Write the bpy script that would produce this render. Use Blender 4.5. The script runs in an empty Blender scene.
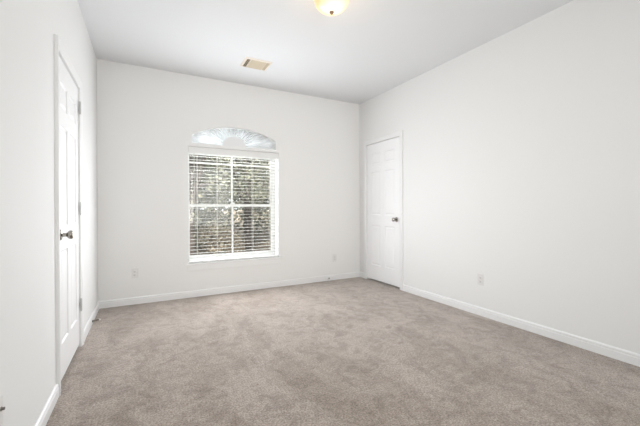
import bpy, bmesh, math, random
from mathutils import Vector, Matrix, noise

# ---------------------------------------------------------------- camera, world, lights, exposure
W, D, H = 3.474, 4.332, 2.74          # room width, distance camera -> back wall, ceiling height
YR = -1.9                             # rear wall (behind the camera)
S = bpy.context.scene
F, YAW, PITCH, ROLL = 329.14, 0.48709, -0.00405, 0.00321
cam = bpy.data.cameras.new('camera'); camo = bpy.data.objects.new('camera', cam)
S.collection.objects.link(camo); S.camera = camo
fx = Vector((math.cos(YAW), -math.sin(YAW), 0)); fy = Vector((math.sin(YAW), math.cos(YAW), 0)); fz = Vector((0, 0, 1))
fwd = fy * math.cos(PITCH) + fz * math.sin(PITCH); up0 = -fy * math.sin(PITCH) + fz * math.cos(PITCH)
right = fx * math.cos(ROLL) - up0 * math.sin(ROLL); up = fx * math.sin(ROLL) + up0 * math.cos(ROLL)
m = Matrix((right, up, -fwd)).transposed().to_4x4(); m.translation = Vector((0.4662, 0, 1.1019))
camo.matrix_world = m
cam.sensor_width = 36; cam.lens = F / 640 * 36; cam.shift_y = -(213 - 208.93) / 640
cam.clip_start = 0.02; cam.clip_end = 200

wd = bpy.data.worlds.new('sky'); S.world = wd; wd.use_nodes = True
bg = wd.node_tree.nodes['Background']; bg.inputs[0].default_value = (0.93, 0.97, 1.0, 1); bg.inputs[1].default_value = 1.5

def lamp(name, kind, loc, rot, energy, col=(1, 1, 1), **kw):
    l = bpy.data.lights.new(name, kind); l.energy = energy; l.color = col
    for k, v in kw.items(): setattr(l, k, v)
    o = bpy.data.objects.new(name, l); o.location = loc; o.rotation_euler = rot
    S.collection.objects.link(o); return o
lamp('sun', 'SUN', (0, -5, 10), (math.radians(42), 0, math.radians(-28)), 4.3, (1, .95, .87), angle=0.02)
# added fill lamps behind the camera, set at a made-up rear window
lamp('rear_fill_wide', 'AREA', (1.75, YR + .12, 1.45), (math.radians(90), 0, math.radians(-5)), 8.8, (1, .965, .91),
     shape='RECTANGLE', size=2.2, size_y=1.8, spread=math.radians(115))
lamp('rear_fill_narrow', 'AREA', (1.2, YR + .12, 1.45), (math.radians(90), 0, math.radians(-10)), 5.4, (1, .965, .91),
     shape='RECTANGLE', size=1.2, size_y=1.6, spread=math.radians(65))
# daylight coming in through the window in the picture, and the open sky just outside it
lamp('window_daylight', 'AREA', (1.52, D - .04, 1.12), (math.radians(-90), 0, 0), 25, (.925, .96, 1),
     shape='RECTANGLE', size=1.15, size_y=1.38)
lamp('window_daylight_on_reveal', 'AREA', (1.52, D + .165, 1.12), (math.radians(-90), 0, 0), 11, (.95, .975, 1), shape='RECTANGLE', size=1.1, size_y=1.36)
lamp('open_sky_daylight', 'AREA', (1.30, D + .80, 2.12), (math.radians(-90), 0, math.radians(6)), 27, (.95, .975, 1), shape='RECTANGLE', size=.9, size_y=.6)
VS = S.view_settings
VS.view_transform = 'Standard'; VS.look = 'None'; VS.gamma = 1; VS.use_curve_mapping = False; VS.exposure = 0.71

# ---------------------------------------------------------------- materials
def mat(name, col, rough=.6, metal=0., bump=0., bscale=80., var=0., vscale=6., spec=.5, emit=None, trans=0.):
    m = bpy.data.materials.new(name); m.use_nodes = True
    nt = m.node_tree; N = nt.nodes; L = nt.links; b = N['Principled BSDF']
    b.inputs['Base Color'].default_value = (*col, 1); b.inputs['Roughness'].default_value = rough
    b.inputs['Metallic'].default_value = metal; b.inputs['Specular IOR Level'].default_value = spec
    tc = N.new('ShaderNodeTexCoord')
    if var:
        n = N.new('ShaderNodeTexNoise'); n.inputs['Scale'].default_value = vscale; n.inputs['Detail'].default_value = 4
        L.new(tc.outputs['Object'], n.inputs['Vector'])
        r = N.new('ShaderNodeValToRGB'); r.color_ramp.elements[0].position = .3; r.color_ramp.elements[1].position = .7
        r.color_ramp.elements[0].color = (*[c * (1 - var) for c in col], 1)
        r.color_ramp.elements[1].color = (*[min(1, c * (1 + var)) for c in col], 1)
        L.new(n.outputs['Fac'], r.inputs['Fac']); L.new(r.outputs['Color'], b.inputs['Base Color'])
    if bump:
        n = N.new('ShaderNodeTexNoise'); n.inputs['Scale'].default_value = bscale; n.inputs['Detail'].default_value = 3
        L.new(tc.outputs['Object'], n.inputs['Vector'])
        bp = N.new('ShaderNodeBump'); bp.inputs['Strength'].default_value = bump; bp.inputs['Distance'].default_value = .002
        L.new(n.outputs['Fac'], bp.inputs['Height']); L.new(bp.outputs['Normal'], b.inputs['Normal'])
    if emit: 
        b.inputs['Emission Color'].default_value = (*emit[0], 1); b.inputs['Emission Strength'].default_value = emit[1]
    if trans: b.inputs['Transmission Weight'].default_value = trans
    return m

M_wall = mat('wall_paint', (.83, .828, .822), .75, bump=.12, bscale=140, spec=.25)
M_ceil = mat('ceiling_paint', (.79, .80, .815), .85, bump=.2, bscale=90, spec=.2)
M_trim = mat('trim_paint', (.85, .85, .85), .38, spec=.5)
M_door = mat('door_paint', (.90, .90, .905), .42, bump=.03, bscale=60)
M_vinyl = mat('window_vinyl', (.86, .87, .87), .4)
M_nickel = mat('satin_nickel', (.36, .34, .31), .25, 1.)
M_hinge = mat('hinge_metal', (.56, .56, .55), .4, .3)
M_plate = mat('plate_plastic', (.76, .75, .74), .35)
M_dark = mat('dark_slot', (.22, .21, .20), .6)
M_vent = mat('cream_enamel', (.80, .73, .64), .5, var=.05, vscale=12)
M_louver = mat('tan_enamel', (.60, .505, .36), .5)
M_duct = mat('duct_inside', (.12, .11, .10), .8)
M_brass = mat('antique_bronze', (.16, .12, .085), .45, .6)
M_rubber = mat('white_rubber', (.78, .77, .74), .6)
M_spring = mat('spring_steel', (.20, .18, .16), .4, 1.)
M_slat = mat('blind_slat', (.50, .49, .45), .45)
M_cord = mat('blind_cord', (.85, .84, .8), .8)
M_bark = mat('bark', (.10, .082, .072), .9, bump=.8, bscale=14, var=.35, vscale=9)

def carpet():
    m = bpy.data.materials.new('cut_pile_carpet'); m.use_nodes = True
    nt = m.node_tree; N = nt.nodes; L = nt.links; b = N['Principled BSDF']
    b.inputs['Roughness'].default_value = .95; b.inputs['Specular IOR Level'].default_value = .1
    b.inputs['Sheen Weight'].default_value = .45; b.inputs['Sheen Roughness'].default_value = .5
    tc = N.new('ShaderNodeTexCoord')
    def ns(scale, detail, rough, vec=None, dist=0.):
        n = N.new('ShaderNodeTexNoise'); n.inputs['Scale'].default_value = scale; n.inputs['Detail'].default_value = detail
        n.inputs['Roughness'].default_value = rough; n.inputs['Distortion'].default_value = dist
        L.new(vec or tc.outputs['Object'], n.inputs['Vector']); return n.outputs['Fac']
    def ramp(f, a, ca, b_, cb):
        r = N.new('ShaderNodeValToRGB'); r.color_ramp.elements[0].position = a; r.color_ramp.elements[1].position = b_
        r.color_ramp.elements[0].color = (*ca, 1); r.color_ramp.elements[1].color = (*cb, 1); L.new(f, r.inputs['Fac']); return r.outputs['Color']
    def mix(kind, fac, a, c):
        x = N.new('ShaderNodeMix'); x.data_type = 'RGBA'; x.blend_type = kind; x.inputs['Factor'].default_value = fac
        L.new(a, x.inputs['A']); L.new(c, x.inputs['B']); return x.outputs['Result']
    mp = N.new('ShaderNodeMapping'); mp.inputs['Scale'].default_value = (1.0, .45, 1); mp.inputs['Rotation'].default_value = (0, 0, .5)
    L.new(tc.outputs['Object'], mp.inputs['Vector'])
    base = ramp(ns(2.6, 3, .6, mp.outputs['Vector'], .8), .38, (.295, .240, .195), .58, (.378, .318, .273))   # pile lying one way or the other
    mid = ramp(ns(6.5, 5, .72, None, 1.2), .40, (.80, .78, .765), .53, (1.06, 1.06, 1.07))                        # footmarks
    fine = ramp(ns(95, 3, .8), .36, (.52, .50, .48), .64, (1.45, 1.44, 1.43))                                # tuft speckle
    mid2 = ramp(ns(22, 4, .7, None, .6), .38, (.90, .89, .885), .56, (1.04, 1.04, 1.04))
    c = mix('MULTIPLY', 1, base, mid); c = mix('MULTIPLY', 1, c, mid2); c = mix('MULTIPLY', 1, c, fine)
    L.new(c, b.inputs['Base Color'])
    bp = N.new('ShaderNodeBump'); bp.inputs['Strength'].default_value = .6; bp.inputs['Distance'].default_value = .006
    L.new(ns(190, 2, .6), bp.inputs['Height'])
    bp2 = N.new('ShaderNodeBump'); bp2.inputs['Strength'].default_value = .35; bp2.inputs['Distance'].default_value = .02
    L.new(ns(9, 3, .6), bp2.inputs['Height']); L.new(bp2.outputs['Normal'], bp.inputs['Normal'])
    L.new(bp.outputs['Normal'], b.inputs['Normal'])
    return m
M_carpet = carpet()

def glass_mat():
    m = bpy.data.materials.new('window_glass'); m.use_nodes = True
    nt = m.node_tree; N = nt.nodes; L = nt.links; N.remove(N['Principled BSDF'])
    t = N.new('ShaderNodeBsdfTransparent'); t.inputs[0].default_value = (.97, .98, .97, 1)
    g = N.new('ShaderNodeBsdfGlossy'); g.inputs['Roughness'].default_value = .02
    fr = N.new('ShaderNodeFresnel'); fr.inputs[0].default_value = 1.45
    mx = N.new('ShaderNodeMixShader'); L.new(fr.outputs[0], mx.inputs[0]); L.new(t.outputs[0], mx.inputs[1]); L.new(g.outputs[0], mx.inputs[2])
    L.new(mx.outputs[0], N['Material Output'].inputs[0]); return m
M_glass = glass_mat()

def translucent(name, col, amt):
    m = bpy.data.materials.new(name); m.use_nodes = True
    nt = m.node_tree; N = nt.nodes; L = nt.links; N.remove(N['Principled BSDF'])
    d = N.new('ShaderNodeBsdfDiffuse'); t = N.new('ShaderNodeBsdfTranslucent'); mx = N.new('ShaderNodeMixShader')
    tc = N.new('ShaderNodeTexCoord'); n = N.new('ShaderNodeTexNoise'); n.inputs['Scale'].default_value = 7
    L.new(tc.outputs['Object'], n.inputs['Vector'])
    r = N.new('ShaderNodeValToRGB'); r.color_ramp.elements[0].position = .35; r.color_ramp.elements[1].position = .65
    r.color_ramp.elements[0].color = (*[c * .93 for c in col], 1); r.color_ramp.elements[1].color = (*[min(1, c * 1.07) for c in col], 1)
    L.new(n.outputs['Fac'], r.inputs['Fac'])
    for s in (d, t): L.new(r.outputs['Color'], s.inputs['Color'])
    mx.inputs[0].default_value = amt
    L.new(d.outputs[0], mx.inputs[1]); L.new(t.outputs[0], mx.inputs[2]); L.new(mx.outputs[0], N['Material Output'].inputs[0]); return m
M_shade = translucent('pleated_shade_fabric', (.84, .85, .86), .35)
M_valance = mat('blind_rail', (.80, .80, .79), .45)

def leaf_mat(name, a, b_):
    m = bpy.data.materials.new(name); m.use_nodes = True
    nt = m.node_tree; N = nt.nodes; L = nt.links; p = N['Principled BSDF']; p.inputs['Roughness'].default_value = .5
    g = N.new('ShaderNodeNewGeometry'); r = N.new('ShaderNodeValToRGB')
    r.color_ramp.elements[0].color = (*a, 1); r.color_ramp.elements[1].color = (*b_, 1)
    L.new(g.outputs['Random Per Island'], r.inputs['Fac']); L.new(r.outputs['Color'], p.inputs['Base Color']); return m
M_leaf = leaf_mat('green_leaves', (.06, .068, .045), (.29, .29, .21))
M_leaf2 = leaf_mat('grey_green_leaves', (.09, .09, .065), (.34, .325, .24))
M_dry = leaf_mat('dry_leaves', (.20, .15, .10), (.62, .54, .42))
M_soil = mat('leaf_litter_soil', (.30, .245, .185), .95, bump=1, bscale=30, var=.4, vscale=14)

def bulb_glass():
    m = bpy.data.materials.new('lit_alabaster_glass'); m.use_nodes = True
    nt = m.node_tree; N = nt.nodes; L = nt.links; b = N['Principled BSDF']
    b.inputs['Base Color'].default_value = (.55, .42, .27, 1); b.inputs['Roughness'].default_value = .3
    tc = N.new('ShaderNodeTexCoord'); n = N.new('ShaderNodeTexNoise'); n.inputs['Scale'].default_value = 9; n.inputs['Detail'].default_value = 3
    n.inputs['Distortion'].default_value = 1.5
    L.new(tc.outputs['Object'], n.inputs['Vector'])
    # brighter over the bulbs near the middle of the bowl, amber towards the rim
    ln = N.new('ShaderNodeVectorMath'); ln.operation = 'LENGTH'
    mp = N.new('ShaderNodeMapping'); mp.inputs['Scale'].default_value = (1, 1, 0); mp.inputs['Location'].default_value = (0, .045, 0); L.new(tc.outputs['Object'], mp.inputs['Vector'])
    L.new(mp.outputs[0], ln.inputs[0])
    r = N.new('ShaderNodeValToRGB'); e = r.color_ramp.elements
    e[0].position = .0; e[0].color = (1.9, 1.7, 1.35, 1); e[1].position = .145; e[1].color = (.86, .50, .24, 1)
    k = e.new(.095); k.color = (1, .86, .62, 1)
    ad = N.new('ShaderNodeMath'); ad.operation = 'MULTIPLY_ADD'; L.new(n.outputs['Fac'], ad.inputs[0]); ad.inputs[1].default_value = .05
    L.new(ln.outputs['Value'], ad.inputs[2]); L.new(ad.outputs[0], r.inputs['Fac'])
    L.new(r.outputs['Color'], b.inputs['Emission Color']); b.inputs['Emission Strength'].default_value = .56
    return m
M_bowl = bulb_glass()

# ---------------------------------------------------------------- helpers
def link(name, bm, m, parent=None, smooth=False, loc=None):
    me = bpy.data.meshes.new(name)
    bmesh.ops.recalc_face_normals(bm, faces=bm.faces[:])
    if smooth:
        for f in bm.faces: f.smooth = True
    bm.to_mesh(me); bm.free()
    me.materials.append(m)
    o = bpy.data.objects.new(name, me); S.collection.objects.link(o)
    if parent: o.parent = parent
    if loc: o.location = loc
    if smooth:
        try: me.set_sharp_from_angle(angle=math.radians(40))
        except Exception: pass
    return o
def box(bm, x0, x1, y0, y1, z0, z1):
    vs = [bm.verts.new((x, y, z)) for z in (z0, z1) for y in (y0, y1) for x in (x0, x1)]
    for f in ((0, 2, 3, 1), (4, 5, 7, 6), (0, 1, 5, 4), (2, 6, 7, 3), (0, 4, 6, 2), (1, 3, 7, 5)):
        bm.faces.new([vs[i] for i in f])
    return vs
def bevel(bm, w, seg=2):
    bmesh.ops.bevel(bm, geom=bm.edges[:], offset=w, segments=seg, profile=.6, affect='EDGES')
def struct(o): o['kind'] = 'structure'; return o
def tag(o, label, cat, group=None):
    o['label'] = label; o['category'] = cat
    if group: o['group'] = group
    return o
def empty(name, loc, rz=0):
    o = bpy.data.objects.new(name, None); S.collection.objects.link(o); o.location = loc; o.rotation_euler = (0, 0, rz)
    o.empty_display_size = .05; return o
def copy_tree(o, parent=None):
    c = o.copy(); S.collection.objects.link(c); c.parent = parent
    for ch in list(o.children): copy_tree(ch, c)
    return c
def lathe(bm, prof, axis='Z', n=32, origin=(0, 0, 0)):
    """prof: list of (radius, height) revolved about the axis"""
    rings = []
    for r, h in prof:
        ring = []
        for i in range(n):
            a = 2 * math.pi * i / n; c, s = max(r, 1e-5) * math.cos(a), max(r, 1e-5) * math.sin(a)
            p = {'Z': (c, s, h), 'X': (h, c, s), 'Y': (c, h, s)}[axis]
            ring.append(bm.verts.new(Vector(p) + Vector(origin)))
        rings.append(ring)
    for a, b in zip(rings, rings[1:]):
        for i in range(n): bm.faces.new((a[i], a[(i + 1) % n], b[(i + 1) % n], b[i]))
    bm.faces.new(rings[0][::-1]); bm.faces.new(rings[-1])
def tube(bm, pts, r, n=8):
    rings = []
    for i, p in enumerate(pts):
        p = Vector(p); d = (Vector(pts[min(i + 1, len(pts) - 1)]) - Vector(pts[max(i - 1, 0)])).normalized()
        u = d.orthogonal().normalized() if i == 0 else (u - d * u.dot(d)).normalized(); w_ = d.cross(u)
        rr = r[i] if isinstance(r, (list, tuple)) else r
        rings.append([bm.verts.new(p + u * rr * math.cos(2 * math.pi * k / n) + w_ * rr * math.sin(2 * math.pi * k / n)) for k in range(n)])
    for a, b in zip(rings, rings[1:]):
        for i in range(n): bm.faces.new((a[i], a[(i + 1) % n], b[(i + 1) % n], b[i]))
    bm.faces.new(rings[0][::-1]); bm.faces.new(rings[-1])
def sweep(bm, path, prof, mapf):
    """mitred sweep: path = 2D points in the wall plane, prof = (offset to the outside, thickness out of the wall)"""
    n = len(path); rings = []
    for i, p in enumerate(path):
        p = Vector(p); ds = []
        if i > 0: ds.append((p - Vector(path[i - 1])).normalized())
        if i < n - 1: ds.append((Vector(path[i + 1]) - p).normalized())
        ns_ = [Vector((-d.y, d.x)) for d in ds]
        nn = ns_[0] if len(ns_) == 1 else (ns_[0] + ns_[1]) / (1 + ns_[0].dot(ns_[1]))
        rings.append([bm.verts.new(mapf(p.x + nn.x * o, p.y + nn.y * o, t)) for o, t in prof])
    k = len(prof)
    for a, b in zip(rings, rings[1:]):
        for i in range(k): bm.faces.new((a[i], a[(i + 1) % k], b[(i + 1) % k], b[i]))
    bm.faces.new(rings[0][::-1]); bm.faces.new(rings[-1])

# ---------------------------------------------------------------- room shell
bm = bmesh.new(); box(bm, -.16, W + .16, YR - .1, D + .02, -.12, 0); struct(link('floor', bm, M_carpet))
bm = bmesh.new(); box(bm, -.3, W + .3, YR - .3, D + .26, H, H + .15); struct(link('ceiling', bm, M_ceil))

# back wall with the arched window opening
X0, X1, XA0, XA1, Z0, ZB, ZA, ZS, RISE = .930, 2.113, .976, 2.072, .400, 1.866, 1.908, 2.020, .133
XC, HWD = (XA0 + XA1) / 2, (XA1 - XA0) / 2; RAD = (HWD ** 2 + RISE ** 2) / (2 * RISE)
def arch_z(x): return ZS + math.sqrt(max(0, RAD ** 2 - (x - XC) ** 2)) - (RAD - RISE)
WT = .26
bm = bmesh.new()
box(bm, -.2, X0, D, D + WT, -.12, H); box(bm, X1, W + .2, D, D + WT, -.12, H)
box(bm, X0, X1, D, D + WT, -.12, Z0)
box(bm, X0, X1, D, D + WT, ZB, ZA); box(bm, X0, XA0, D, D + WT, ZA, H); box(bm, XA1, X1, D, D + WT, ZA, H)
NS = 40
xs = [XA0 + (XA1 - XA0) * i / NS for i in range(NS + 1)]
g = [[bm.verts.new((x, y, z)) for x in xs for z in ((arch_z(x), H)[j],)] for y in (D, D + WT) for j in (0, 1)]
for i in range(NS):
    bm.faces.new((g[0][i], g[0][i + 1], g[1][i + 1], g[1][i])); bm.faces.new((g[2][i], g[3][i], g[3][i + 1], g[2][i + 1]))
    bm.faces.new((g[0][i], g[2][i], g[2][i + 1], g[0][i + 1])); bm.faces.new((g[1][i], g[1][i + 1], g[3][i + 1], g[3][i]))
struct(link('wall_back', bm, M_wall))

# side walls with door recesses (the solid backing closes the space behind each door)
DH = 2.055
def side_wall(name, xin, sgn, y0, y1):
    bm = bmesh.new(); a, b = xin, xin + sgn * .10; c = xin + sgn * .2
    lo, hi = min(a, b), max(a, b)
    box(bm, lo, hi, YR - .2, y0, -.12, H); box(bm, lo, hi, y1, D, -.12, H); box(bm, lo, hi, y0, y1, DH + .02, H)
    box(bm, min(b, c), max(b, c), YR - .2, D, -.12, H)
    struct(link(name, bm, M_wall))
LY0, LY1 = 2.480, 3.205      # left door leaf
RY0, RY1 = 3.395, 4.137      # right door leaf
side_wall('wall_left', 0, -1, LY0 - .015, LY1 + .015)
side_wall('wall_right', W, 1, RY0 - .015, RY1 + .015)
# rear wall behind the camera; its wide window opening is made up for fill light
bm = bmesh.new()
for b_ in ((-.3, .4, -.12, H), (3.1, W + .3, -.12, H), (.4, 3.1, -.12, .45), (.4, 3.1, 2.45, H)): box(bm, b_[0], b_[1], YR - .15, YR, b_[2], b_[3])
struct(link('wall_rear', bm, M_wall))
bm = bmesh.new()
for b_ in ((.4, .46, .45, 2.45), (3.04, 3.1, .45, 2.45), (.46, 3.04, .45, .51), (.46, 3.04, 2.39, 2.45), (1.72, 1.78, .51, 2.39)): box(bm, b_[0], b_[1], YR - .12, YR - .05, b_[2], b_[3])
w2 = struct(link('added_rear_window', bm, M_vinyl))  # unseen window frame, added to go with the fill lamps
bm = bmesh.new(); box(bm, .46, 3.04, YR - .09, YR - .086, .51, 2.39); link('pane', bm, M_glass, w2)

# baseboards (profiled)
BB = [(0, 0), (0, .013), (.055, .013), (.058, .0105), (.064, .0105), (.068, .012), (.076, .010), (.083, .004), (.083, 0)]
def baseboard(name, axis, wall, sgn, a, b):
    bm = bmesh.new(); rings = []
    for s in (a, b):
        rings.append([bm.verts.new(((s, wall + sgn * t, z) if axis == 'x' else (wall + sgn * t, s, z))) for z, t in BB])
    k = len(BB)
    for i in range(k): bm.faces.new((rings[0][i], rings[0][(i + 1) % k], rings[1][(i + 1) % k], rings[1][i]))
    bm.faces.new(rings[0][::-1]); bm.faces.new(rings[1]); struct(link(name, bm, M_trim))
CW = .060                    # casing width
baseboard('baseboard_back', 'x', D, -1, 0, W)
baseboard('baseboard_left_near', 'y', 0, 1, YR, LY0 - .005 - CW)
baseboard('baseboard_left_far', 'y', 0, 1, LY1 + .005 + CW, D - .013)
baseboard('baseboard_right_near', 'y', W, -1, YR, RY0 - .005 - CW)
baseboard('baseboard_right_far', 'y', W, -1, RY1 + .005 + CW, D - .013)

# door casings (mitred, profiled) and jambs
CP = [(0, 0), (0, .009), (.006, .012), (.020, .012), (.030, .015), (.050, .018), (.057, .018), (CW, .014), (CW, 0)]
def casing(name, wall, sgn, y0, y1):
    bm = bmesh.new(); y0 -= .002; y1 += .002; zt = DH + .001
    path = [(y0, 0), (y0, zt), (y1, zt), (y1, 0)]
    sweep(bm, path, CP, lambda y, z, t: (wall + sgn * t, y, z))
    bx = [(y0 - .010, y0, 0, zt + .01), (y1, y1 + .010, 0, zt + .01), (y0, y1, zt, zt + .014)]
    for a, b, c, d in bx: box(bm, min(wall, wall - sgn * .10), max(wall, wall - sgn * .10), a, b, c, d)
    # stop the leaf closes against
    st = [(y0, y0 + .012, 0, zt), (y1 - .012, y1, 0, zt), (y0 + .012, y1 - .012, zt - .012, zt)]
    for a, b, c, d in st: box(bm, min(wall - sgn * .045, wall - sgn * .075), max(wall - sgn * .045, wall - sgn * .075), a, b, c, d)
    struct(link(name, bm, M_trim))
casing('trim_1', 0, 1, LY0, LY1)
casing('trim_2', W, -1, RY0, RY1)

# ---------------------------------------------------------------- six-panel doors
def door(name, wall, sgn, y0, y1, knob_y):
    bm = bmesh.new(); y0 += .0005; y1 -= .0005; w = y1 - y0; xf = wall - sgn * .004; xb = wall - sgn * .039
    st, mu = .105, .095; pw = (w - 2 * st - mu) / 2
    ys = [y0, y0 + st, y0 + st + pw, y0 + st + pw + mu, y1 - st, y1]
    zs = [.027, .245, .835, .990, 1.632, 1.742, 1.905, DH - .004]
    for x, front in ((xf, True), (xb, False)):
        V = [[bm.verts.new((x, y, z)) for y in ys] for z in zs]; pan = []
        for j in range(len(zs) - 1):
            for i in range(5):
                f = bm.faces.new((V[j][i], V[j][i + 1], V[j + 1][i + 1], V[j + 1][i]))
                if (f.normal.length == 0): f.normal_update()
                if i in (1, 3) and j in (1, 3, 5): pan.append(f)
        if front:
            fr = V
            for f in bm.faces: f.normal_update()
            want = Vector((sgn, 0, 0))
            if pan[0].normal.dot(want) < 0: bmesh.ops.reverse_faces(bm, faces=bm.faces[:])
            bmesh.ops.inset_individual(bm, faces=pan, thickness=.005, depth=-.004)
            bmesh.ops.inset_individual(bm, faces=pan, thickness=.009, depth=-.004)
            bmesh.ops.inset_individual(bm, faces=pan, thickness=.010, depth=0)
            bmesh.ops.inset_individual(bm, faces=pan, thickness=.020, depth=.006)
        else: bk = V
    def skirt(a, b):
        for i in range(len(a) - 1): bm.faces.new((a[i], a[i + 1], b[i + 1], b[i]))
    skirt(fr[0], bk[0]); skirt(fr[-1], bk[-1]); skirt([r[0] for r in fr], [r[0] for r in bk]); skirt([r[-1] for r in fr], [r[-1] for r in bk])
    d = struct(link(name, bm, M_door))
    # knob set
    bm = bmesh.new()
    s = sgn
    prof = [(0.0, 0), (.033, 0), (.033, .004), (.030, .008), (.020, .011), (.013, .014), (.0115, .030), (.014, .036),
            (.022, .041), (.0265, .048), (.0275, .055), (.0255, .062), (.019, .067), (.008, .0695), (0, .070)]
    lathe(bm, [(r, s * h) for r, h in prof], 'X', 32)
    k = link('door_knob', bm, M_nickel, d, True); k.location = (xf, knob_y, .937)
    bm = bmesh.new(); box(bm, -.0015, .0015, -.010, .010, -.028, .028); bevel(bm, .001, 1)
    ly = y0 if abs(knob_y - y0) < abs(knob_y - y1) else y1
    k = link('strike_plate', bm, M_nickel, d); k.location = (wall + sgn * .0, ly - (.004 if ly == y0 else -.004), .937); k.scale = (1, .25, 1)
    hy = y1 if ly == y0 else y0
    for z in (.335, 1.10, 1.90):
        bm = bmesh.new(); tube(bm, [(0, 0, -.045), (0, 0, .045)], .0065, 12)
        for q in (-.045, .045): lathe(bm, [(0, q), (.0045, q), (.0045, q + math.copysign(.006, q)), (0, q + math.copysign(.007, q))], 'Z', 10)
        for q in (-.018, 0, .018): lathe(bm, [(.0070, q - .0008), (.0070, q + .0008)], 'Z', 12)
        box(bm, -.002, .0, -.016, .016, -.044, .044)
        h = link('hinge', bm, M_hinge if sgn > 0 else M_trim, d, True); h.location = (wall + sgn * .009, hy + .001, z)
    return d
door('door_1', 0, 1, LY0, LY1, LY0 + .078)
door('door_2', W, -1, RY0, RY1, RY0 + .070)

# ---------------------------------------------------------------- window: stool, apron, frame, sashes, glass
bm = bmesh.new()
box(bm, X0 - .030, X1 + .057, D - .028, D, Z0 - .003, Z0 + .016)
bmesh.ops.bevel(bm, geom=[e for e in bm.edges if all(v.co.y < D - .02 for v in e.verts)], offset=.006, segments=3, affect='EDGES')
box(bm, X0, X1, D, D + .175, Z0, Z0 + .016)
struct(link('trim_3', bm, M_trim))          # window stool
bm = bmesh.new()
box(bm, X0 - .012, X1 + .020, D - .014, D, Z0 - .068, Z0 - .003); bevel(bm, .003, 2)
struct(link('trim_4', bm, M_trim))          # apron under the stool

FY0, FY1 = D + .175, D + WT
FB, FT = Z0 + .016, 1.866
w1 = empty('window_1', ((X0 + X1) / 2, FY0, Z0)); struct(w1)
wx = (X0 + X1) / 2
def wpart(name, boxes, m=M_vinyl, bev=.003, parent=w1):
    bm = bmesh.new()
    for b_ in boxes:
        t = bmesh.new(); box(t, b_[0] - wx, b_[1] - wx, b_[2] - FY0, b_[3] - FY0, b_[4] - Z0, b_[5] - Z0)
        if bev: bevel(t, bev, 1)
        me = bpy.data.meshes.new('t'); t.to_mesh(me); t.free(); bm.from_mesh(me); bpy.data.meshes.remove(me)
    return link(name, bm, m, parent)
fw = .022
wpart('frame', [(X0, X0 + .012, FY0, FY1, FB, FT), (X1 - .034, X1, FY0, FY1, FB, FT), (X0 + fw, X1 - fw, FY0, FY1, FB, FB + .035), (X0 + fw, X1 - fw, FY0, FY1, FT - .04, FT)])
a, b = X0 + .012, X1 - .034; c = 1.511; sr = .022; ZM = 1.135
lowsash = wpart('lower_sash', [(a, a + sr, FY0 + .006, FY0 + .030, FB + .035, ZM + .018), (b - sr, b, FY0 + .006, FY0 + .030, FB + .035, ZM + .018),
      (a + sr, b - sr, FY0 + .006, FY0 + .030, FB + .035, FB + .075), (a + sr, b - sr, FY0 + .004, FY0 + .030, ZM - .018, ZM + .018)])
upsash = wpart('upper_sash', [(a, a + sr, FY0 + .032, FY0 + .056, ZM, FT - .04), (b - sr, b, FY0 + .032, FY0 + .056, ZM, FT - .04),
      (a + sr, b - sr, FY0 + .032, FY0 + .056, ZM - .015, ZM + .018), (a + sr, b - sr, FY0 + .032, FY0 + .056, FT - .07, FT - .04)])
wpart('muntin', [(c - .012, c + .012, FY0 + .012, FY0 + .026, FB + .075, ZM - .018)], bev=.003, parent=lowsash)
wpart('muntin', [(c - .012, c + .012, FY0 + .037, FY0 + .051, ZM + .018, FT - .07)], bev=.003, parent=upsash)
wpart('muntin', [(a + sr, c - .012, FY0 + .038, FY0 + .050, 1.680, 1.703), (c + .012, b - sr, FY0 + .038, FY0 + .050, 1.680, 1.703)], bev=.003, parent=upsash)
wpart('pane', [(a + sr, b - sr, FY0 + .017, FY0 + .020, FB + .075, ZM - .018)], M_glass, 0, lowsash)
wpart('pane', [(a + sr, b - sr, FY0 + .043, FY0 + .046, ZM + .018, FT - .07)], M_glass, 0, upsash)
wpart('sash_lock', [(c - .03, c + .03, FY0 - .004, FY0 + .02, ZM + .018, ZM + .028), (c - .008, c + .022, FY0 - .010, FY0 + .006, ZM + .028, ZM + .038)], M_vinyl, .002, lowsash)
# arched transom above
bm = bmesh.new()
def arch_ring(y0, y1, th):
    n = 32; inner = []; outer = []
    for i in range(n + 1):
        x = XA0 + (XA1 - XA0) * i / n; outer.append((x, arch_z(x)))
        xi = XA0 + th + (XA1 - XA0 - 2 * th) * i / n; inner.append((xi, arch_z(XC + (xi - XC) * (HWD / (HWD - th))) - th))
    loop_o = [(XA0, ZA)] + outer + [(XA1, ZA)]; loop_i = [(XA0 + th, ZA + th)] + inner + [(XA1 - th, ZA + th)]
    A = [[bm.verts.new((x - wx, y - FY0, z - Z0)) for x, z in L] for y in (y0, y1) for L in (loop_o, loop_i)]
    k = len(loop_o)
    for i in range(k):
        j = (i + 1) % k
        bm.faces.new((A[0][i], A[0][j], A[1][j], A[1][i])); bm.faces.new((A[2][i], A[3][i], A[3][j], A[2][j]))
        bm.faces.new((A[0][i], A[2][i], A[2][j], A[0][j])); bm.faces.new((A[1][i], A[1][j], A[3][j], A[3][i]))
    return loop_i
li = arch_ring(FY0, FY1 - .01, .028)
tr = link('arched_frame', bm, M_vinyl, w1)
bm = bmesh.new(); vs = [bm.verts.new((x - wx, .03, z - Z0)) for x, z in li]; bm.faces.new(vs)
e = bmesh.ops.extrude_face_region(bm, geom=bm.faces[:]); bmesh.ops.translate(bm, verts=[v for v in e['geom'] if isinstance(v, bmesh.types.BMVert)], vec=(0, .004, 0))
link('pane', bm, M_glass, tr)

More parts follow.
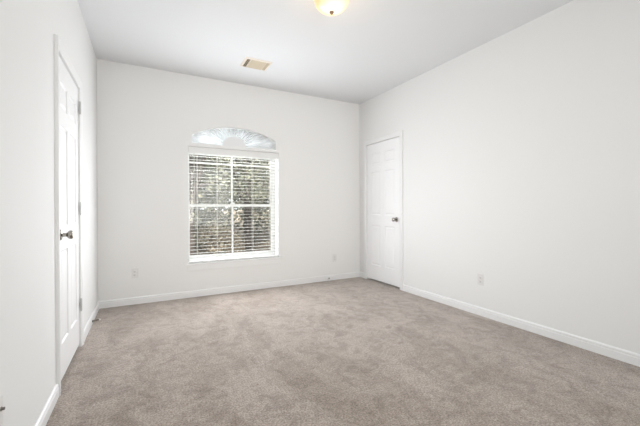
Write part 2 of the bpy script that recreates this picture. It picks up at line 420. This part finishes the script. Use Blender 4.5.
# ---------------------------------------------------------------- pleated fan shade in the arch
fs = empty('fan_shade', (XC - .018, D + .065, ZA))
tag(fs, 'white pleated fan shade filling the arch over the window', 'window shade')
hx = XC - .018
bm = bmesh.new(); NP = 40; rows = []
HRX, HRZ = .150, .132
for i in range(NP + 1):
    t = math.pi * i / NP; dx, dz = math.cos(t), math.sin(t)
    # distance to the arch boundary
    r = 0
    lo, hi = .05, 1.2
    for _ in range(30):
        mid = (lo + hi) / 2; x = hx + dx * mid; z = ZA + dz * mid
        ins = XA0 + .004 < x < XA1 - .004 and z < arch_z(x) - .004
        lo, hi = (mid, hi) if ins else (lo, mid)
    r1 = lo; r0 = 1 / math.sqrt((dx / HRX) ** 2 + (dz / HRZ) ** 2) - .006
    off = .024 if i % 2 else -.024
    o0 = off * .55; o1 = off * min(1, r1 / .35)
    rows.append([bm.verts.new((dx * (r0 + (r1 - r0) * q), o0 + (o1 - o0) * q, max(.002, dz * (r0 + (r1 - r0) * q)))) for q in (0, .33, .66, 1)])
for a_, b_ in zip(rows, rows[1:]):
    for q in range(3): bm.faces.new((a_[q], a_[q + 1], b_[q + 1], b_[q]))
pl = link('pleats', bm, M_shade, fs); sm = pl.modifiers.new('s', 'SOLIDIFY'); sm.thickness = .0012
bm = bmesh.new(); n = 36
fr_ = [bm.verts.new((HRX * math.cos(math.pi * i / n), -.026, HRZ * math.sin(math.pi * i / n) + .001)) for i in range(n + 1)]
f = bm.faces.new(fr_); e = bmesh.ops.extrude_face_region(bm, geom=[f])
bmesh.ops.translate(bm, verts=[v for v in e['geom'] if isinstance(v, bmesh.types.BMVert)], vec=(0, .045, 0))
bmesh.ops.bevel(bm, geom=[e_ for e_ in bm.edges if all(v.co.y < -.02 for v in e_.verts)], offset=.003, segments=2, affect='EDGES')
link('hub', bm, mat('shade_hub_plastic', (.81, .81, .82), .5), fs)

# ---------------------------------------------------------------- horizontal blind
bl = empty('window_blind', (wx, D + .05, Z0))
tag(bl, 'white horizontal slat blind with open slats hanging in the rectangular window', 'window blind')
def bpart(name, boxes, m=M_slat, bev=.002):
    bm = bmesh.new()
    for b_ in boxes:
        t = bmesh.new(); box(t, b_[0] - wx, b_[1] - wx, b_[2] - D - .05, b_[3] - D - .05, b_[4] - Z0, b_[5] - Z0)
        if bev: bevel(t, bev, 2)
        me = bpy.data.meshes.new('t'); t.to_mesh(me); t.free(); bm.from_mesh(me); bpy.data.meshes.remove(me)
    return link(name, bm, m, bl)
bpart('valance', [(X0 + .003, X1 - .003, D + .006, D + .016, 1.784, ZB - .003)], M_valance, bev=.003)
bpart('headrail', [(X0 + .006, X1 - .006, D + .022, D + .078, 1.812, ZB - .004)], M_valance, bev=.003)
bm = bmesh.new()
PITCH_S = .0435; zb = Z0 + .016 + .030; zt = 1.800; ns = int((zt - zb - .02) / PITCH_S); tilt = math.radians(0)
for i in range(1, ns + 1):
    z = zb + i * PITCH_S - Z0
    sec = []
    for k in range(5):
        y = -.0245 + .049 * k / 4; zz = .002 * (1 - (y / .0245) ** 2)
        sec.append((y * math.cos(tilt) - zz * math.sin(tilt), y * math.sin(tilt) + zz * math.cos(tilt)))
    pr = [(y, q + .0009) for y, q in sec] + [(y, q - .0009) for y, q in sec[::-1]]
    L_, R_ = [[bm.verts.new((x, y, z + q)) for y, q in pr] for x in (X0 + .008 - wx, X1 - .008 - wx)]
    k = len(pr)
    for j in range(k): bm.faces.new((L_[j], L_[(j + 1) % k], R_[(j + 1) % k], R_[j]))
    bm.faces.new(L_[::-1]); bm.faces.new(R_)
link('slats', bm, M_slat, bl)
bpart('bottom_rail', [(X0 + .008, X1 - .008, D + .026, D + .076, Z0 + .018, Z0 + .036)], M_valance, bev=.004)
for x in (1.040, 1.285, 1.750, 1.995):
    bm = bmesh.new()
    for y in (-.027, .027): tube(bm, [(x - wx, y, Z0 + .03 - Z0), (x - wx, y, 1.81 - Z0)], .0018, 6)
    for i in range(1, ns + 1): box(bm, x - wx - .0008, x - wx + .0008, -.027, .027, zb + i * PITCH_S - Z0 - .0036, zb + i * PITCH_S - Z0 - .0020)
    link('ladder_cord', bm, M_cord, bl)
bm = bmesh.new(); tube(bm, [(X0 + .07 - wx, -.036, 1.80 - Z0), (X0 + .072 - wx, -.038, 1.15 - Z0)], .004, 8)
link('tilt_wand', bm, M_slat, bl)

# ---------------------------------------------------------------- ceiling light
LX, LY = 1.742, 2.205
cl = empty('ceiling_light', (LX, LY, H))
tag(cl, 'lit amber glass bowl flush mount light with bronze finial on the ceiling', 'ceiling light')
bm = bmesh.new(); lathe(bm, [(0, 0), (.115, 0), (.120, -.004), (.118, -.018), (.100, -.028), (0, -.028)], 'Z', 48); link('canopy', bm, M_brass, cl, True)
bm = bmesh.new()
outer = [(.135, -.028), (.137, -.034), (.134, -.050), (.125, -.074), (.107, -.096), (.082, -.113), (.050, -.123), (.020, -.1275), (.004, -.128)]
inner = [(r - .004 if r > .01 else .004, z + .004) for r, z in outer]
rings = []
for r, z in inner[::-1] + outer:
    rings.append([bm.verts.new((r * math.cos(2 * math.pi * i / 48), r * math.sin(2 * math.pi * i / 48), z)) for i in range(48)])
for a_, b_ in zip(rings, rings[1:]):
    for i in range(48): bm.faces.new((a_[i], a_[(i + 1) % 48], b_[(i + 1) % 48], b_[i]))
link('glass_bowl', bm, M_bowl, cl, True)
bm = bmesh.new(); lathe(bm, [(0, -.126), (.015, -.127), (.0185, -.130), (.0175, -.134), (.012, -.138), (.0125, -.142), (.009, -.147), (0, -.149)], 'Z', 20); link('finial', bm, M_brass, cl, True)
bm = bmesh.new(); lathe(bm, [(0, -.028), (.003, -.028), (.003, -.129), (0, -.129)], 'Z', 8); link('rod', bm, M_brass, cl)
for sx in (-1, 1):
    bm = bmesh.new(); lathe(bm, [(0, sx * .012), (.013, sx * .014), (.014, sx * .04), (.022, sx * .06), (.024, sx * .075), (.018, sx * .09), (0, sx * .097)], 'X', 16, (0, -.03, -.062))
    link('bulb', bm, mat('lit_bulb', (.9, .9, .85), .4, emit=((1, .8, .5), 6)), cl, True)
ll = lamp('bulb_light', 'POINT', (0, 0, -.19), (0, 0, 0), 1.3, (1, .76, .5), shadow_soft_size=.15); ll.parent = cl

# ---------------------------------------------------------------- ceiling air register
VX0, VX1, VY0, VY1 = 1.433, 1.738, 3.527, 3.785
av = empty('air_vent', ((VX0 + VX1) / 2, (VY0 + VY1) / 2, H))
tag(av, 'cream metal air register with slanted louvers in the ceiling', 'air vent')
hw, hh, bw = (VX1 - VX0) / 2, (VY1 - VY0) / 2, .022
bm = bmesh.new()
lo_ = [(-hw, -hh), (hw, -hh), (hw, hh), (-hw, hh)]; li_ = [(-hw + bw, -hh + bw), (hw - bw, -hh + bw), (hw - bw, hh - bw), (-hw + bw, hh - bw)]
R = [[bm.verts.new((x, y, z)) for x, y in L] for L, z in ((lo_, 0), (lo_, -.003), (li_, -.012), (li_, 0))]
for a_, b_ in zip(R, R[1:] + R[:1]):
    for i in range(4): bm.faces.new((a_[i], a_[(i + 1) % 4], b_[(i + 1) % 4], b_[i]))
link('frame', bm, M_vent, av)
bm = bmesh.new(); box(bm, -hw + bw, hw - bw, -hh + bw, hh - bw, -.0015, -.0002); link('duct_opening', bm, M_duct, av)
def louver(name, along, c0, c1, fixed0, fixed1, n, ang):
    bm = bmesh.new()
    for i in range(n):
        c = c0 + (c1 - c0) * (i + .5) / n; h = (c1 - c0) / n * .52
        p = [(c - h * math.cos(ang), -.0065 - h * math.sin(ang)), (c + h * math.cos(ang), -.0065 + h * math.sin(ang))]
        q = []
        for s in (fixed0, fixed1):
            for (u, z), dz in ((p[0], 0), (p[1], 0), (p[1], .0009), (p[0], .0009)):
                z = min(-.0018, z + dz)
                q.append(bm.verts.new((s, u, z) if along == 'x' else (u, s, z)))
        for f in ((0, 1, 2, 3), (7, 6, 5, 4), (0, 4, 5, 1), (1, 5, 6, 2), (2, 6, 7, 3), (3, 7, 4, 0)): bm.faces.new([q[k] for k in f])
    link(name, bm, M_louver, av)
louver('side_louvers', 'y', -hw + bw, -hw + bw + .045, -hh + bw, hh - bw, 3, math.radians(38))
louver('louvers', 'x', -hh + bw, hh - bw, -hw + bw + .052, hw - bw - .040, 6, math.radians(-20))
louver('side_louvers', 'y', hw - bw - .036, hw - bw, -hh + bw, hh - bw, 3, math.radians(-30))
bm = bmesh.new(); box(bm, -hw + bw + .045, -hw + bw + .052, -hh + bw, hh - bw, -.010, -.002); link('divider', bm, M_vent, av)
bm = bmesh.new(); box(bm, hw - bw - .040, hw - bw - .036, -hh + bw, hh - bw, -.010, -.002); link('divider', bm, M_vent, av)

# ---------------------------------------------------------------- wall outlets
def outlet(kind='duplex'):
    t = empty('wall_outlet', (0, 0, 0))
    bm = bmesh.new(); box(bm, -.035, .035, -.005, 0, -.0575, .0575)
    bmesh.ops.bevel(bm, geom=[e for e in bm.edges if any(v.co.y < -.004 for v in e.verts)], offset=.003, segments=2, affect='EDGES'); link('cover_plate', bm, M_plate, t)
    if kind == 'duplex':
        for z in (-.0195, .0195):
            bm = bmesh.new(); lathe(bm, [(.0165, -.0045), (.0165, -.0070), (.0155, -.0076), (0, -.0077)], 'Y', 24)
            for v in bm.verts: v.co.z *= .85
            r = link('receptacle', bm, M_plate, t, True); r.location = (0, 0, z)
            bm = bmesh.new(); box(bm, -.0072, -.0048, -.0081, -.0070, -.002, .007); box(bm, .0048, .0072, -.0081, -.0070, -.003, .006); lathe(bm, [(.0026, -.0081), (.0026, -.0070)], 'Y', 10, (0, 0, -.0075))
            link('slots', bm, M_dark, r)
    bm = bmesh.new(); lathe(bm, [(.0032, -.0048), (.0032, -.0062), (0, -.0066)], 'Y', 12); link('screw', bm, M_plate, t, True)
    return t
o1 = outlet(); o1.location = (.354, D, .358); tag(o1, 'white duplex outlet low on the back wall left of the window', 'outlet', 'duplex wall outlets')
for loc, rz, lab in (((3.009, D, .335), 0, 'white duplex outlet low on the back wall right of the window'), ((W, 2.192, .366), -math.pi / 2, 'white duplex outlet low on the long right wall')):
    o = copy_tree(o1); o.location = loc; o.rotation_euler = (0, 0, rz); o['label'] = lab
# cable plate on the left wall at the frame edge
cp = empty('cable_plate', (0, 1.563, .368), math.pi / 2)
tag(cp, 'white cable plate with dark connector on the near left wall', 'wall plate')
bm = bmesh.new(); box(bm, -.035, .035, -.005, 0, -.0575, .0575)
bmesh.ops.bevel(bm, geom=[e for e in bm.edges if any(v.co.y < -.004 for v in e.verts)], offset=.003, segments=2, affect='EDGES'); link('cover_plate', bm, M_plate, cp)
bm = bmesh.new(); lathe(bm, [(.0075, -.004), (.0075, -.008), (.005, -.008), (.005, -.016), (0, -.016)], 'Y', 6); cc = link('connector', bm, M_spring, cp, True); cc.location = (.01, 0, .017)
for z in (-.042, .042):
    bm = bmesh.new(); lathe(bm, [(.0032, -.0048), (.0032, -.0062), (0, -.0066)], 'Y', 12); sc = link('screw', bm, M_plate, cp, True); sc.location = (0, 0, z)

# ---------------------------------------------------------------- spring door stops
def door_stop():
    t = empty('door_stop', (0, 0, 0))
    bm = bmesh.new(); lathe(bm, [(0, 0), (.011, 0), (.011, .003), (.006, .006), (.006, .010), (0, .010)], 'X', 16); link('base', bm, M_spring, t, True)
    bm = bmesh.new(); pts = []; turns = 15; n = turns * 10
    for i in range(n + 1):
        a_ = 2 * math.pi * i / 10; s_ = i / n; rr = .0062 - .0014 * s_
        pts.append((.006 + .056 * s_, rr * math.cos(a_), rr * math.sin(a_) - .004 * s_ * s_))
    tube(bm, pts, .0013, 5); link('spring', bm, M_spring, t, True)
    bm = bmesh.new(); lathe(bm, [(0, .060), (.0075, .061), (.0080, .066), (.0075, .073), (.005, .076), (0, .0765)], 'X', 16, (0, 0, -.004)); link('tip', bm, M_rubber, t, True)
    return t
d1 = door_stop(); d1.location = (.013, 3.765, .032); d1.rotation_euler = (0, 0, math.radians(36))
tag(d1, 'spring door stop on the left wall baseboard beyond the door', 'door stop', 'spring door stops')
d2 = copy_tree(d1); d2.location = (2.905, D - .013, .036); d2.rotation_euler = (0, 0, math.radians(-128))
d2['label'] = 'spring door stop on the back wall baseboard near the right corner'

# ---------------------------------------------------------------- the garden outside
GZ = -.25
random.seed(4)
bm = bmesh.new(); nx, ny = 60, 50
g = [[bm.verts.new((-14 + 34 * i / nx, D + WT + .02 + 26 * j / ny, GZ - .02 + .05 * j * 26 / ny * .9 + .10 * noise.noise(Vector((i * .4, j * .4, 0))) * min(1, j / 4))) for i in range(nx + 1)] for j in range(ny + 1)]
for j in range(ny):
    for i in range(nx): bm.faces.new((g[j][i], g[j][i + 1], g[j + 1][i + 1], g[j + 1][i]))
gr = struct(link('ground', bm, M_soil, smooth=True))
def gz(x, y): return GZ + .045 * (y - D - WT)
def leaf_card(bm, p, s, rnd, flat=False):
    d = Vector((rnd.uniform(-1, 1), rnd.uniform(-1, 1), rnd.uniform(-.7, .9))).normalized()
    if flat: d = Vector((rnd.uniform(-1, 1), rnd.uniform(-1, 1), rnd.uniform(-.2, .25))).normalized()
    u = d.orthogonal().normalized()
    if flat: u = Vector((-d.y, d.x, rnd.uniform(-.3, .3))).normalized()
    a_, b_, c_, e_ = p, p + d * s * .5 + u * s * .28, p + d * s, p + d * s * .5 - u * s * .28
    bm.faces.new([bm.verts.new(v) for v in (a_, b_, c_, e_)])
def foliage(blobs, n, size, seed):
    rnd = random.Random(seed); bm = bmesh.new(); vol = sum(b_[3] ** 2 for b_ in blobs)
    for bx_, by, bz, br in blobs:
        for _ in range(int(n * br * br / vol)):
            v = Vector((rnd.gauss(0, 1), rnd.gauss(0, 1), rnd.gauss(0, .85))).normalized() * br * rnd.uniform(.55, 1.05)
            leaf_card(bm, Vector((bx_, by, bz)) + v, size * rnd.uniform(.6, 1.3), rnd)
    return bm
def tree(x, y, h, rad, lean, seed, m, label, tr_r=.11, low=.35, n=5200, size=.13):
    rnd = random.Random(seed); t = empty('garden_tree', (x, y, gz(x, y) - .05)); tag(t, label, 'tree', 'trees outside the window')
    bm = bmesh.new()
    top = Vector((lean * h, rnd.uniform(-.2, .2), h * .85)); pts = [Vector((0, 0, 0)).lerp(top, i / 7) + Vector((rnd.uniform(-.05, .05), rnd.uniform(-.05, .05), 0)) * (i > 0) for i in range(8)]
    tube(bm, pts, [tr_r * (1.25 if i == 0 else 1 - .11 * i) for i in range(8)], 10)
    blobs = []
    for i in range(11):
        k = rnd.randint(2, 6); st = pts[k]; a_ = rnd.uniform(0, 6.28); z = h * rnd.uniform(low, .95)
        e_ = Vector((st.x + rad * .75 * math.cos(a_), st.y + rad * .75 * math.sin(a_), max(z, st.z)))
        tube(bm, [st, st.lerp(e_, .5) + Vector((0, 0, -.05)), e_], [tr_r * .4, tr_r * .25, tr_r * .08], 6)
        blobs.append((e_.x, e_.y, z, rad * rnd.uniform(.35, .55)))
    blobs.append((top.x, top.y, h * .9, rad * .5))
    link('trunk', bm, M_bark, t, True)
    link('foliage', foliage(blobs, n, size, seed), m, t)
    return t
T = [(1.20, 7.1, 4.6, 1.7, .02, M_leaf, 'leafy tree standing closest behind the left window half', .13, .30),
     (2.9, 8.6, 5.2, 2.0, -.04, M_leaf2, 'pale leafed tree behind the middle of the window', .10, .22),
     (5.0, 9.0, 5.5, 2.1, .03, M_leaf, 'green tree behind the right window half', .12, .22),
     (4.0, 12.6, 7.0, 2.9, .0, M_leaf2, 'tall pale tree at the back of the garden, centre', .16, .15),
     (.9, 11.2, 6.6, 2.8, .0, M_leaf, 'tall green tree at the back of the garden, left', .16, .12),
     (7.6, 12.4, 7.0, 3.0, -.02, M_leaf, 'tall green tree at the back of the garden, right', .16, .12)]
for i, (x, y, h, r, ln, m, lab, tr_, lo_) in enumerate(T): tree(x, y, h, r, ln, 20 + i, m, lab, tr_, lo_, n=11000 if y < 10 else 12000, size=.085 if y < 10 else .15)
def shrub(x, y, r, seed, m, label, n=2200, size=.085):
    rnd = random.Random(seed); t = empty('shrub', (x, y, gz(x, y) - .05)); tag(t, label, 'shrub', 'shrubs outside the window')
    bm = bmesh.new()
    for k in range(7):
        a_ = rnd.uniform(0, 6.28); e_ = Vector((r * .7 * math.cos(a_), r * .7 * math.sin(a_), r * rnd.uniform(.8, 1.5)))
        tube(bm, [(0, 0, 0), e_ * .5 + Vector((0, 0, .05)), e_], [.018, .012, .004], 6)
    link('stems', bm, M_bark, t, True)
    bl_ = [(rnd.uniform(-.4, .4) * r, rnd.uniform(-.4, .4) * r, r * rnd.uniform(.35, 1.1), r * rnd.uniform(.4, .6)) for _ in range(7)]
    link('foliage', foliage(bl_, n, size, seed), m, t)
SH = [(1.62, 6.5, .34, M_leaf, 'low green shrub in front of the nearest tree'),
      (2.1, 8.0, .60, M_dry, 'dry tan shrub behind the lower middle of the window'),
      (3.5, 7.4, .50, M_dry, 'dry tan shrub behind the lower right of the window'),
      (4.6, 9.6, .95, M_leaf2, 'wide grey-green shrub beneath the right tree'),
      (1.9, 10.0, 1.0, M_leaf2, 'wide grey-green shrub deep in the garden, left')]
for i, (x, y, r, m, lab) in enumerate(SH): shrub(x, y, r, 60 + i, m, lab, n=int(4000 * max(1, r)), size=.055 if r < .7 else .09)
# fallen leaves
rnd = random.Random(9); bm = bmesh.new()
for _ in range(15000):
    x, y = rnd.uniform(-1.5, 7.5), D + WT + .3 + rnd.random() ** 1.1 * 8
    p = Vector((x, y, gz(x, y) + .03 + rnd.uniform(0, .05)))
    leaf_card(bm, p, rnd.uniform(.035, .085), rnd, True)
fl = link('fallen_leaves', bm, M_dry); fl['kind'] = 'stuff'; tag(fl, 'dry tan leaves scattered over the ground outside', 'fallen leaves')
